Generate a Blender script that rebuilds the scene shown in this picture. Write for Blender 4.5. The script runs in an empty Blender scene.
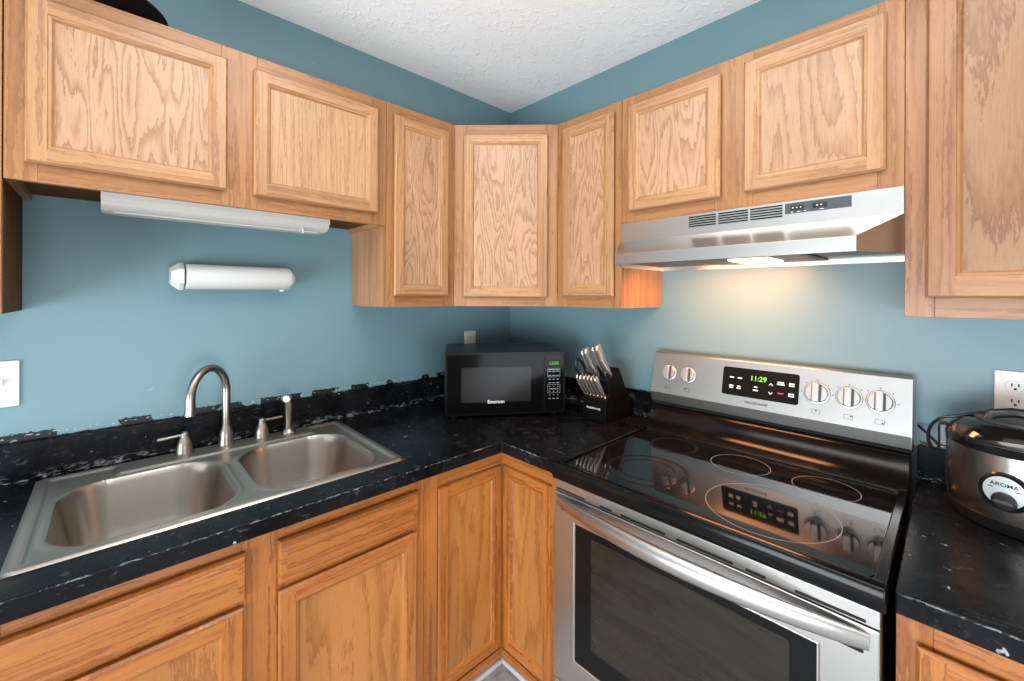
import bpy, bmesh, math, random
from mathutils import Matrix, Vector
random.seed(7)
I = 0.0254                      # everything below is laid out in inches
SC = bpy.context.scene
COL = SC.collection
R = math.radians

# ------------------------------------------------------------------ camera
F, PX, PY, YAW, ROLL = 421.1163, 513.0827, 295.2655, 2.3787, 0.0042
cam = bpy.data.cameras.new('camera'); cam.sensor_width = 36.0; cam.sensor_fit = 'HORIZONTAL'
cam.lens = F * 36.0 / 1024.0
cam.shift_x = -(PX - 512) / 1024.0
cam.shift_y = (PY - 340.5) / 1024.0
cam.clip_start = 0.02
co = bpy.data.objects.new('camera', cam); COL.objects.link(co)
fw = Vector((math.cos(YAW), math.sin(YAW), 0)); rt = Vector((math.sin(YAW), -math.cos(YAW), 0)); up = Vector((0, 0, 1))
r2 = rt * math.cos(ROLL) + up * math.sin(ROLL); u2 = up * math.cos(ROLL) - rt * math.sin(ROLL)
mw = Matrix.Identity(4)
for i in range(3):
    mw[i][0], mw[i][1], mw[i][2] = r2[i], u2[i], -fw[i]
mw[0][3], mw[1][3], mw[2][3] = 68.8541 * I, -64.8506 * I, 56.0152 * I
co.matrix_world = mw
SC.camera = co

# ------------------------------------------------------------------ world, lights, exposure
SC.view_settings.view_transform = 'Standard'
SC.view_settings.look = 'None'
SC.view_settings.exposure = -0.15
SC.view_settings.gamma = 1.0
SC.view_settings.use_curve_mapping = False
W = bpy.data.worlds.new('world'); SC.world = W; W.use_nodes = True
W.node_tree.nodes['Background'].inputs[0].default_value = (0.80, 0.90, 1.0, 1)
W.node_tree.nodes['Background'].inputs[1].default_value = 0.6

def area(name, loc, target, sx, sy, power, color=(1, 1, 1)):
    l = bpy.data.lights.new(name, 'AREA'); l.shape = 'RECTANGLE'; l.size = sx * I; l.size_y = sy * I
    l.energy = power; l.color = color
    o = bpy.data.objects.new(name, l); COL.objects.link(o)
    o.location = Vector(loc) * I
    o.rotation_euler = (Vector(target) - Vector(loc)).to_track_quat('-Z', 'Y').to_euler()
    return o
area('window_daylight', (60, -152, 28), (45, -60, 97), 84, 50, 150, (0.86, 0.94, 1.0))       # daylight through the window behind the camera
area('doorway_fill', (152, -70, 26), (60, -45, 97), 60, 46, 65, (0.90, 0.95, 1.0))       # added fill at the unseen doorway, aimed up to brighten the ceiling
area('hood_lamp_light', (48.0, -7.5, 59.9), (47.0, -3.0, 36), 15, 5, 6.0, (1.0, 0.39, 0.16))  # the lit bulb of the range hood

# ------------------------------------------------------------------ materials
def srgb(h):
    h = h.lstrip('#'); c = [int(h[i:i + 2], 16) / 255 for i in (0, 2, 4)]
    return tuple(x / 12.92 if x <= .04045 else ((x + .055) / 1.055) ** 2.4 for x in c) + (1,)
class NT:
    def __init__(s, name):
        s.m = bpy.data.materials.new(name); s.m.use_nodes = True
        s.t = s.m.node_tree; s.b = s.t.nodes['Principled BSDF']
    def n(s, typ, **kw):
        x = s.t.nodes.new('ShaderNode' + typ)
        for k, v in kw.items(): setattr(x, k, v)
        return x
    def l(s, a, b): s.t.links.new(a, b)
    def set(s, **kw):
        for k, v in kw.items(): s.b.inputs[k.replace('_', ' ')].default_value = v
        return s
    def coord(s, kind='Object', scale=(1, 1, 1)):
        tc = s.n('TexCoord'); mp = s.n('Mapping'); mp.inputs['Scale'].default_value = scale
        s.l(tc.outputs[kind], mp.inputs[0]); return mp.outputs[0]
    def noise(s, vec, scale=1, detail=2, rough=.5, dist=0):
        x = s.n('TexNoise'); s.l(vec, x.inputs['Vector'])
        x.inputs['Scale'].default_value = scale; x.inputs['Detail'].default_value = detail
        x.inputs['Roughness'].default_value = rough; x.inputs['Distortion'].default_value = dist
        return x.outputs[0]
    def math(s, op, a, b=None, c=None):
        x = s.n('Math', operation=op)
        for k, v in enumerate((a, b, c)):
            if v is None: continue
            if isinstance(v, (int, float)): x.inputs[k].default_value = v
            else: s.l(v, x.inputs[k])
        return x.outputs[0]
    def ramp(s, fac, stops, interp='LINEAR'):
        x = s.n('ValToRGB'); x.color_ramp.interpolation = interp; e = x.color_ramp.elements
        while len(e) < len(stops): e.new(0.5)
        for k, (p, c) in enumerate(stops):
            e[k].position = p; e[k].color = c if len(c) == 4 else (*c, 1)
        s.l(fac, x.inputs[0]); return x.outputs[0]
    def mix(s, fac, a, b, blend='MIX'):
        x = s.n('Mix', data_type='RGBA', blend_type=blend)
        for k, v in ((0, fac), (6, a), (7, b)):
            if isinstance(v, (int, float)): x.inputs[k].default_value = v
            elif isinstance(v, tuple): x.inputs[k].default_value = v
            else: s.l(v, x.inputs[k])
        return x.outputs[2]
    def bump(s, h, strength=.2, dist=.002):
        x = s.n('Bump'); x.inputs['Strength'].default_value = strength; x.inputs['Distance'].default_value = dist
        s.l(h, x.inputs['Height']); s.l(x.outputs[0], s.b.inputs['Normal'])
def grey(v): return (v, v, v, 1)

def wood(name, light, mid, dark, fu, fv, bands, rough=.36, amt=1.0, edge=.62, spec=.45, coat=.12):
    """Oak: contour bands of a noise field stretched along the grain, plus fibre streaks and pores. UVs are inches: u along the grain."""
    k = NT(name)
    field = k.noise(k.coord('UV', (fu, fv, 1)), 1, 1.5, .45, .25)
    jag = k.noise(k.coord('UV', (.5, 3.5, 1)), 1, 3, .65)
    ring = k.math('FRACT', k.math('ADD', k.math('MULTIPLY', field, bands), k.math('MULTIPLY', jag, 1.1)))
    col = k.ramp(ring, [(0, light), (edge * .7, light), (edge + .16, mid), (.93, dark), (1, light)])
    col = k.mix(amt, light, col)
    fib = k.noise(k.coord('UV', (.35, 9, 1)), 1, 3, .6)
    col = k.mix(k.ramp(fib, [(.38, grey(0)), (.72, grey(.55))]), col, mid)
    pores = k.noise(k.coord('UV', (1.6, 34, 1)), 1, 1, .5)
    col = k.mix(k.ramp(pores, [(.60, grey(0)), (.74, grey(.45))]), col, dark)
    big = k.noise(k.coord('UV', (.03, .12, 1)), 1, 1, .5)
    hs = k.n('HueSaturation'); k.l(col, hs.inputs['Color'])
    k.l(k.math('MULTIPLY_ADD', big, .62, .69), hs.inputs['Value'])
    k.l(hs.outputs[0], k.b.inputs['Base Color'])
    k.l(k.math('MULTIPLY_ADD', fib, .14, rough - .07), k.b.inputs['Roughness'])
    k.bump(pores, .10, .0006)
    k.set(Specular_IOR_Level=spec, Coat_Weight=coat, Coat_Roughness=.25)
    return k.m
M = {}
UL, UM, UD = srgb('#B0845C'), srgb('#976843'), srgb('#7D5236')
M['oak'] = wood('oak_upper', UL, UM, UD, .022, .75, 5, amt=.7)
M['oak_panel'] = wood('oak_upper_panel', srgb('#B68F6F'), srgb('#9C7353'), srgb('#83593E'), .050, .34, 15, amt=.9)
M['oak_panel_wide'] = wood('oak_upper_panel_wide', srgb('#B38B68'), srgb('#9C714F'), srgb('#845C3F'), .035, .20, 12, amt=.8)
M['oak_face'] = wood('oak_face_frame', srgb('#A17146'), srgb('#8A5933'), srgb('#724628'), .022, .75, 5, amt=.7)
M['oak_right'] = wood('oak_right_cabinet', srgb('#9D6F4A'), srgb('#875735'), srgb('#6F442A'), .022, .75, 5, amt=.8)
M['oak_panel_right'] = wood('oak_right_panel', srgb('#987151'), srgb('#855B3D'), srgb('#704A30'), .020, .11, 9, amt=.95)
M['oak_panel_fine'] = wood('oak_upper_panel_fine', srgb('#B79069'), srgb('#A0754F'), srgb('#885D3A'), .03, .9, 7, amt=.7)
BL, BM_, BD = srgb('#AF6C31'), srgb('#92501A'), srgb('#6D3A0F')
M['base_oak'] = wood('oak_base', BL, BM_, BD, .022, .75, 5, amt=.8)
M['base_panel'] = wood('oak_base_panel', srgb('#B1753C'), srgb('#9D612A'), srgb('#844C1C'), .030, .18, 9, amt=.85)
M['oak_dark'] = wood('oak_underside_shaded_side', srgb('#6A4526'), srgb('#59381D'), srgb('#462B15'), .035, .5, 5, rough=.7, spec=.1, coat=0)

def simple(name, color, rough=.5, metal=0, spec=.5, coat=0):
    k = NT(name); k.set(Base_Color=color, Roughness=rough, Metallic=metal, Specular_IOR_Level=spec, Coat_Weight=coat, Coat_Roughness=.05)
    return k.m
def emit(name, color, strength):
    k = NT(name); k.set(Base_Color=color, Emission_Color=color, Emission_Strength=strength, Roughness=.5); return k.m
def steel(name, color, rough, scale, amp=.1, bump=.05, aniso=0, rot=0):
    """Brushed stainless: fine streaks along one axis modulate the gloss; aniso stretches reflections across the brush lines."""
    k = NT(name); st = k.noise(k.coord('Object', scale), 1, 3, .6)
    k.set(Base_Color=color, Metallic=1.0)
    k.l(k.math('MULTIPLY_ADD', st, amp, rough - amp / 2), k.b.inputs['Roughness'])
    if bump: k.bump(st, bump, .0004)
    if aniso:
        tg = k.n('Tangent', direction_type='UV_MAP'); tg.uv_map = 'UVMap'
        k.l(tg.outputs[0], k.b.inputs['Tangent']); k.set(Anisotropic=aniso, Anisotropic_Rotation=rot)
    return k.m
M['steel_x'] = steel('brushed_steel', srgb('#C2BFBB'), .30, (3, 260, 260), .03, 0)
M['steel_sink'] = steel('satin_sink_steel', srgb('#B0A9A0'), .34, (300, 6, 40), .05, 0, .7, 0)
M['steel_cooker'] = steel('brushed_cooker_steel', srgb('#CFC6BC'), .25, (500, 500, 3), .05, 0)
M['nickel'] = steel('brushed_nickel', srgb('#A69E94'), .30, (80, 80, 80), .06, 0)
M['knob_metal'] = simple('satin_knob_metal', srgb('#C2C0BC'), .32, .7)
M['chrome'] = simple('bright_steel', srgb('#E6E3DE'), .14, 1)
M['handle_steel'] = simple('knife_steel', srgb('#D0CAC3'), .25, .88)
M['black_plastic'] = simple('black_plastic', grey(.010), .32)
M['black_gloss'] = simple('black_gloss', grey(.006), .10, spec=.5, coat=.3)
M['black_satin'] = simple('black_satin', grey(.004), .40, spec=.14)
M['black_enamel'] = simple('black_enamel', grey(.004), .15, spec=.2)
M['cavity'] = simple('dark_cavity', grey(.004), .8)
M['grey_panel'] = simple('dark_grey_panel', srgb('#3A3D40'), .45)
M['white_plastic'] = simple('white_plastic', srgb('#D6D6D2'), .38)
M['cream_plastic'] = simple('cream_plastic', srgb('#E4E0D6'), .42)
M['offwhite_metal'] = simple('offwhite_enamel', srgb('#C6C1BA'), .42)
M['legend'] = simple('white_print', srgb('#E8E8E8'), .5)
M['legend_dim'] = simple('grey_print', srgb('#8F9294'), .5)
M['legend_dark'] = simple('dark_print', srgb('#24211F'), .6, spec=.1)
M['legend_red'] = simple('red_print', srgb('#B8283A'), .5)
M['led'] = emit('green_clock_led', srgb('#7FD21E'), .35)
M['led_dim'] = emit('dim_green_led', srgb('#4FA01C'), .45)
M['lamp'] = emit('lit_lens', (1.0, .90, .74, 1), 1.3)
M['ceiling_fill_panel'] = emit('fill_panel_glow', (1.0, .96, .91, 1), 8)
M['trim_white'] = simple('white_trim_paint', srgb('#DAD8D3'), .4)
M['silver_badge'] = simple('silver_badge', srgb('#B9C3C6'), .35, .3)
M['filter'] = steel('filter_mesh', srgb('#6E675F'), .45, (300, 300, 300), .1, .3)
M['glass_ring'] = simple('burner_print', srgb('#8E8E90'), .8, spec=.1)
M['glass_ring_dim'] = simple('burner_print_dim', srgb('#0F0F0F'), .5, spec=.15)

def mk_glass_top():
    k = NT('ceramic_cooktop_glass'); n = k.noise(k.coord('Object', (900, 900, 900)), 1, 0)
    k.l(k.ramp(n, [(.70, grey(.004)), (.78, grey(.03))]), k.b.inputs['Base Color'])
    k.set(Roughness=.045, Specular_IOR_Level=.36); return k.m
M['glass_top'] = mk_glass_top()
def mk_oven_glass():
    k = NT('oven_window_glass'); n = k.noise(k.coord('Object', (5, 5, 30)), 1, 4, .7, .8)
    k.l(k.ramp(n, [(.3, srgb('#1F1B16')), (.7, srgb('#2C2820'))]), k.b.inputs['Base Color'])
    k.set(Roughness=.16, Specular_IOR_Level=.4); return k.m
M['oven_glass'] = mk_oven_glass()
M['oven_border'] = simple('oven_window_border', grey(.005), .2, spec=.2)
M['micro_window'] = simple('microwave_window_mesh', grey(.016), .2, spec=.12)
M['micro_body'] = simple('microwave_shell', grey(.004), .28, spec=.12)
M['micro_gloss'] = simple('microwave_glass', grey(.003), .10, spec=.07)

def mk_wall(name, marks):
    k = NT(name); oc = k.coord('Object')
    base = k.mix(k.noise(oc, 1.6, 3, .55), srgb('#66878F'), srgb('#6F8E96'))
    scuff = k.ramp(k.noise(k.coord('Object', (9, 9, 14)), 1, 4, .6, 1.0), [(.735, grey(0)), (.76, grey(.5))])
    base = k.mix(scuff, base, srgb('#A9BFC2'))
    if marks:                                   # slipped brush strokes of black paint just above the backsplash
        sep = k.n('SeparateXYZ'); tc = k.n('TexCoord'); k.l(tc.outputs['Object'], sep.inputs[0])
        z = k.math('DIVIDE', sep.outputs[2], I)
        lo = k.noise(k.coord('Object', (13, 13, 9)), 1, 1, .5)
        hi = k.noise(k.coord('Object', (60, 60, 190)), 1, 3, .6)
        lim = k.math('ADD', k.math('MULTIPLY', k.math('GREATER_THAN', lo, .50), .75), k.math('MULTIPLY_ADD', hi, .7, 39.8 + marks))
        blk = k.math('LESS_THAN', z, lim)
        base = k.mix(blk, base, srgb('#060607'))
        top = k.math('MULTIPLY', k.math('GREATER_THAN', hi, .60), k.math('LESS_THAN', k.math('ABSOLUTE', k.math('SUBTRACT', z, 40.55 + marks)), .16))
        base = k.mix(k.math('MULTIPLY', top, .7), base, srgb('#C9D3D4'))
    k.l(base, k.b.inputs['Base Color'])
    k.set(Roughness=.42, Specular_IOR_Level=.4)
    k.bump(k.noise(oc, 260, 2, .5), .08, .0008)
    return k.m
M['wall_left'] = mk_wall('teal_paint_left', .12)
M['wall_right'] = mk_wall('teal_paint_right', -.75)
M['wall_plain'] = simple('tan_paint', srgb('#AC9C8C'), .7)
def mk_ceiling():
    k = NT('textured_ceiling'); oc = k.coord('Object')
    k.set(Base_Color=srgb('#F8F8F8'), Roughness=.85, Specular_IOR_Level=.2)
    h = k.math('ADD', k.noise(oc, 26, 4, .6, 1.2), k.math('MULTIPLY', k.noise(oc, 110, 2, .6), .25))
    k.bump(k.ramp(h, [(.64, grey(0)), (.86, grey(1))]), .30, .008)
    return k.m
M['ceiling'] = mk_ceiling()
def mk_floor():
    k = NT('grey_mottled_vinyl'); n = k.noise(k.coord('Object'), 22, 5, .7, .5)
    k.l(k.ramp(n, [(.3, srgb('#88898C')), (.55, srgb('#B6B7B9')), (.75, srgb('#D2D3D4'))]), k.b.inputs['Base Color'])
    k.set(Roughness=.45); return k.m
M['floor'] = mk_floor()
def mk_counter(name, basec, blemish, low=None):
    k = NT(name); oc = k.coord('Object')
    cl = k.noise(oc, 7, 4, .65, .4)
    c = k.ramp(cl, [(.35, basec), (.62, srgb('#17181B')), (.85, srgb('#26282C'))])
    sp = k.noise(k.coord('Object', (55, 55, 55)), 1, 3, .55, .3)
    gate = k.noise(oc, 7, 2, .5)
    spots = k.math('MULTIPLY', k.ramp(sp, [(.69, grey(0)), (.73, grey(1))]), k.ramp(gate, [(.50, grey(0)), (.60, grey(1))]))
    c = k.mix(k.math('MULTIPLY', spots, blemish), c, srgb('#B4BBC0'))
    smear = k.ramp(k.noise(k.coord('Object', (14, 22, 30)), 1, 5, .75, 1.6), [(.58, grey(0)), (.74, grey(1))])
    c = k.mix(k.math('MULTIPLY', smear, blemish * .4), c, srgb('#6D757D'))
    sep = k.n('SeparateXYZ'); tc = k.n('TexCoord'); k.l(tc.outputs['Object'], sep.inputs[0])
    z = k.math('DIVIDE', sep.outputs[2], I)
    fine = k.noise(k.coord('Object', (30, 30, 75)), 1, 5, .7, 1.2)
    if low is None:            # chipped paint along the front arris of the worktop
        band = k.math('LESS_THAN', k.math('ABSOLUTE', k.math('SUBTRACT', z, 1.44)), .06)
        chip = k.math('MULTIPLY', band, k.ramp(fine, [(.50, grey(0)), (.58, grey(1))]))
        c = k.mix(k.math('MULTIPLY', chip, .5), c, srgb('#9A9C9E'))
    else:                      # bare streaks where the backsplash meets the worktop
        band = k.ramp(k.math('SUBTRACT', z, low), [(0, grey(1)), (1, grey(0))])
        chip = k.math('MULTIPLY', band, k.ramp(fine, [(.52, grey(0)), (.60, grey(1))]))
        c = k.mix(k.math('MULTIPLY', chip, .75), c, srgb('#A7B0B8'))
    k.l(c, k.b.inputs['Base Color'])
    k.l(k.math('MULTIPLY_ADD', k.noise(oc, 16, 4, .6), .30, .10), k.b.inputs['Roughness'])
    k.bump(k.noise(oc, 45, 5, .65), .22, .003)
    k.set(Specular_IOR_Level=.4, IOR=1.22)
    return k.m
M['counter'] = mk_counter('black_painted_counter', srgb('#0B0B0D'), .85)
M['splash'] = mk_counter('black_painted_backsplash', srgb('#0A0A0C'), .8, 1.6)

# ------------------------------------------------------------------ geometry helpers
class MB:
    """Collects polygons (inches) with per-corner UVs (inches, u along the grain)."""
    def __init__(s, xf=None): s.v, s.f, s.uv, s.xf = [], [], [], xf
    def add(s, vs, fs, uvs=None):
        o = len(s.v)
        for p in vs:
            p = Vector(p); s.v.append(tuple(s.xf @ p) if s.xf else tuple(p))
        for k, f in enumerate(fs):
            s.f.append([i + o for i in f])
            s.uv.append(uvs[k] if uvs else [(vs[i][0], vs[i][2]) for i in f])
    def box(s, a, b, grain=2):
        x0, y0, z0 = a; x1, y1, z1 = b
        P = [(x0, y0, z0), (x1, y0, z0), (x1, y1, z0), (x0, y1, z0), (x0, y0, z1), (x1, y0, z1), (x1, y1, z1), (x0, y1, z1)]
        FS = [((0, 3, 2, 1), 2), ((4, 5, 6, 7), 2), ((0, 1, 5, 4), 1), ((2, 3, 7, 6), 1), ((1, 2, 6, 5), 0), ((3, 0, 4, 7), 0)]
        ou, ov = random.uniform(0, 300), random.uniform(0, 300); uvs = []
        for f, n in FS:
            ax = [i for i in range(3) if i != n]
            ua = grain if grain in ax else ax[0]
            va = [i for i in ax if i != ua][0]
            uvs.append([(P[i][ua] + ou, P[i][va] + ov + n * 7) for i in f])
        s.add(P, [f for f, _ in FS], uvs)
    def prism(s, poly, axis, a0, a1):
        """poly: 2-D outline in the two axes other than `axis` (in x,y,z order)."""
        n = len(poly)
        def P(p, a):
            q = list(p); q.insert(axis, a); return tuple(q)
        vs = [P(p, a0) for p in poly] + [P(p, a1) for p in poly]
        fs = [list(range(n))[::-1], list(range(n, 2 * n))] + [[i, (i + 1) % n, n + (i + 1) % n, n + i] for i in range(n)]
        s.add(vs, fs)
    def lathe(s, prof, c=(0, 0, 0), seg=32, axis=2, sx=1, sy=1):
        """prof: (radius, height) pairs from bottom to top."""
        vs, fs = [], []
        for r, h in prof:
            for k in range(seg):
                t = 2 * math.pi * k / seg; q = [r * math.cos(t) * sx, r * math.sin(t) * sy]
                q.insert(axis, h); vs.append(tuple(q[i] + c[i] for i in range(3)))
        for j in range(len(prof) - 1):
            for k in range(seg):
                fs.append([j * seg + k, j * seg + (k + 1) % seg, (j + 1) * seg + (k + 1) % seg, (j + 1) * seg + k])
        fs.append(list(range(seg))[::-1]); fs.append([(len(prof) - 1) * seg + k for k in range(seg)])
        s.add(vs, fs)
    def tube(s, path, rad, seg=12, flat=1.0):
        path = [Vector(p) for p in path]; n = len(path)
        rads = rad if isinstance(rad, (list, tuple)) else [rad] * n
        vs, fs = [], []; prev = None
        for i, p in enumerate(path):
            t = (path[min(i + 1, n - 1)] - path[max(i - 1, 0)]).normalized()
            if prev is None:
                a = Vector((0, 0, 1)) if abs(t.z) < .9 else Vector((1, 0, 0))
                x = t.cross(a).normalized()
            else:
                x = (prev - t * prev.dot(t)).normalized()
            prev = x; y = t.cross(x)
            for k in range(seg):
                an = 2 * math.pi * k / seg
                vs.append(tuple(p + (x * math.cos(an) + y * math.sin(an) * flat) * rads[i]))
        for i in range(n - 1):
            for k in range(seg):
                fs.append([i * seg + k, i * seg + (k + 1) % seg, (i + 1) * seg + (k + 1) % seg, (i + 1) * seg + k])
        fs.append(list(range(seg))[::-1]); fs.append([(n - 1) * seg + k for k in range(seg)])
        s.add(vs, fs)
    def ring(s, c, r, w, z, seg=64, th=.012):
        vs, fs = [], []
        for k in range(seg):
            t = 2 * math.pi * k / seg; d = (math.cos(t), math.sin(t))
            for rr, zz in ((r - w, z - .02), (r - w, z + th), (r + w, z + th), (r + w, z - .02)):
                vs.append((c[0] + d[0] * rr, c[1] + d[1] * rr, zz))
        for k in range(seg):
            j = (k + 1) % seg
            for q in range(4):
                fs.append([k * 4 + q, j * 4 + q, j * 4 + (q + 1) % 4, k * 4 + (q + 1) % 4])
        s.add(vs, fs)
    def cells(s, xs, ys, solid, z0, z1):
        """A flat slab made of grid cells; solid(i,j) says which cells are filled."""
        idx = {}
        vs, fs = [], []
        def V(i, j, z):
            k = (i, j, z)
            if k not in idx: idx[k] = len(vs); vs.append((xs[i], ys[j], z))
            return idx[k]
        nx, ny = len(xs) - 1, len(ys) - 1
        S = lambda i, j: 0 <= i < nx and 0 <= j < ny and solid(i, j)
        for i in range(nx):
            for j in range(ny):
                if not S(i, j): continue
                fs.append([V(i, j, z1), V(i + 1, j, z1), V(i + 1, j + 1, z1), V(i, j + 1, z1)])
                fs.append([V(i, j, z0), V(i, j + 1, z0), V(i + 1, j + 1, z0), V(i + 1, j, z0)])
                for (di, dj, p, q) in ((-1, 0, (i, j + 1), (i, j)), (1, 0, (i + 1, j), (i + 1, j + 1)), (0, -1, (i, j), (i + 1, j)), (0, 1, (i + 1, j + 1), (i, j + 1))):
                    if not S(i + di, j + dj):
                        fs.append([V(*p, z0), V(*q, z0), V(*q, z1), V(*p, z1)])
        s.add(vs, fs)
    def build(s, name, mat, parent=None, bevel=0, seg=2, smooth=35, local=False, normals=True):
        """ONE mesh object. Vertices are world inches unless local; the parent roots here are only translated when not local."""
        off = Vector((0, 0, 0))
        if parent is not None and not local:
            q = parent
            while q is not None: off += Vector(q.location) / I; q = q.parent
        me = bpy.data.meshes.new(name)
        me.from_pydata([tuple((Vector(p) - off) * I) for p in s.v], [], s.f)
        ul = me.uv_layers.new(name='UVMap')
        flat = [c for f in s.uv for p in f for c in p]
        ul.data.foreach_set('uv', flat)
        me.materials.append(mat)
        if normals:
            bm = bmesh.new(); bm.from_mesh(me); bmesh.ops.recalc_face_normals(bm, faces=bm.faces); bm.to_mesh(me); bm.free()
        me.polygons.foreach_set('use_smooth', [True] * len(me.polygons))
        me.set_sharp_from_angle(angle=R(smooth))
        o = bpy.data.objects.new(name, me); COL.objects.link(o)
        if parent is not None: o.parent = parent
        if bevel:
            b = o.modifiers.new('bevel', 'BEVEL'); b.width = bevel * I; b.segments = seg; b.limit_method = 'ANGLE'; b.angle_limit = R(40); b.harden_normals = True
        return o

def thing(name, label, cat, loc=(0, 0, 0), rz=0, group=None):
    o = bpy.data.objects.new(name, None); COL.objects.link(o); o.empty_display_size = .05
    o.location = Vector(loc) * I; o.rotation_euler = (0, 0, rz); o['label'] = label; o['category'] = cat
    if group: o['group'] = group
    return o
def tag(o, label, cat, group=None):
    o['label'] = label; o['category'] = cat
    if group: o['group'] = group
    return o
def struct(o): o['kind'] = 'structure'; return o
def plab(o, label): o['label'] = label; return o
def frame(o, u, n, c=(0, 0, 1)):
    """local (along u, outward n, up c) -> world inches"""
    m = Matrix.Identity(4)
    for i in range(3): m[i][0], m[i][1], m[i][2], m[i][3] = u[i], n[i], c[i], o[i]
    return m
def rrect(x0, y0, x1, y1, r, n=6):
    out = []
    for cx, cy, a in ((x1 - r, y1 - r, 0), (x0 + r, y1 - r, 90), (x0 + r, y0 + r, 180), (x1 - r, y0 + r, 270)):
        for k in range(n + 1):
            t = R(a + 90 * k / n); out.append((cx + r * math.cos(t), cy + r * math.sin(t)))
    return out
def text(name, body, size, m, mat, parent, stretch=1.0, align='CENTER', local=False, depth=.004):
    """Lettering lying in the plane spanned by m's u and c axes (inches)."""
    cu = bpy.data.curves.new(name, 'FONT'); cu.body = body; cu.size = size; cu.align_x = align; cu.align_y = 'CENTER'; cu.extrude = 0.008; cu.offset = .014 * size
    t = bpy.data.objects.new(name, cu); COL.objects.link(t)
    me = bpy.data.meshes.new_from_object(t.evaluated_get(bpy.context.evaluated_depsgraph_get()))
    bpy.data.objects.remove(t); bpy.data.curves.remove(cu)
    off = Vector((0, 0, 0))
    if parent is not None and not local:
        q = parent
        while q is not None: off += Vector(q.location) / I; q = q.parent
    for v in me.vertices:
        p = m @ Vector((v.co.x * stretch, depth + v.co.z, v.co.y)); v.co = (p - off) * I
    me.materials.clear(); me.materials.append(mat); me.name = name
    o = bpy.data.objects.new(name, me); COL.objects.link(o); o.parent = parent
    return o

# ------------------------------------------------------------------ the room
CH, RX, RY = 96.9, 150, -150
b = MB(); b.box((-4, RY - 4, -2), (RX + 4, 4, 0)); struct(b.build('floor', M['floor']))
b = MB(); b.box((-4, RY - 4, CH), (RX + 4, 4, CH + 3)); struct(b.build('ceiling', M['ceiling']))
b = MB(); b.box((-4, RY - 4, 0), (0, 0, CH)); struct(b.build('wall_left', M['wall_left']))
b = MB(); b.box((-4, 0, 0), (RX + 4, 4, CH)); struct(b.build('wall_right', M['wall_right']))
b = MB()
for a, c in (((0, RY - 4, 0), (18, RY, CH)), ((102, RY - 4, 0), (RX + 4, RY, CH)), ((18, RY - 4, 0), (102, RY, 3)), ((18, RY - 4, 90), (102, RY, CH))): b.box(a, c)
struct(b.build('wall_back', M['wall_plain']))
b = MB()
for a, c in (((16, RY, 1), (19, RY + 1, 92)), ((101, RY, 1), (104, RY + 1, 92)), ((16, RY, 1), (104, RY + 1.5, 3.5)), ((16, RY, 89.5), (104, RY + 1, 92)), ((58.8, RY - 1, 3), (61.2, RY + .6, 90))): b.box(a, c)
struct(b.build('window_1', M['trim_white']))
b = MB()
for a, c in (((RX, RY, 0), (RX + 4, -100, CH)), ((RX, -40, 0), (RX + 4, 0, CH)), ((RX, -100, 88), (RX + 4, -40, CH))): b.box(a, c)
struct(b.build('wall_front', M['wall_plain']))
b = MB()
for x0, y0, x1, y1 in ((21, -40, 21.75, -21.75), (21, -21.75, 36, -21)):
    b.box((x0, y0, 0), (x1, y1, .8))
struct(b.build('trim_1', M['trim_white'], bevel=.25))
# unseen ceiling panel, added to light the room like a flash bounced overhead
LX, LY = 54, -50
t = thing('ceiling_fill_panel', 'unseen flat white light panel added to the ceiling above the middle of the kitchen', 'added light panel', (LX, LY, CH))
b = MB(); b.cells([LX - 25, LX - 23.6, LX + 23.6, LX + 25], [LY - 13, LY - 11.6, LY + 11.6, LY + 13], lambda i, j: not (i == 1 and j == 1), CH - 1.1, CH - .02); b.build('frame', M['offwhite_metal'], t, bevel=.1)
b = MB(); b.box((LX - 23.6, LY - 11.6, CH - .8), (LX + 23.6, LY + 11.6, CH - .3)); b.build('diffuser', M['ceiling_fill_panel'], t)

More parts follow.
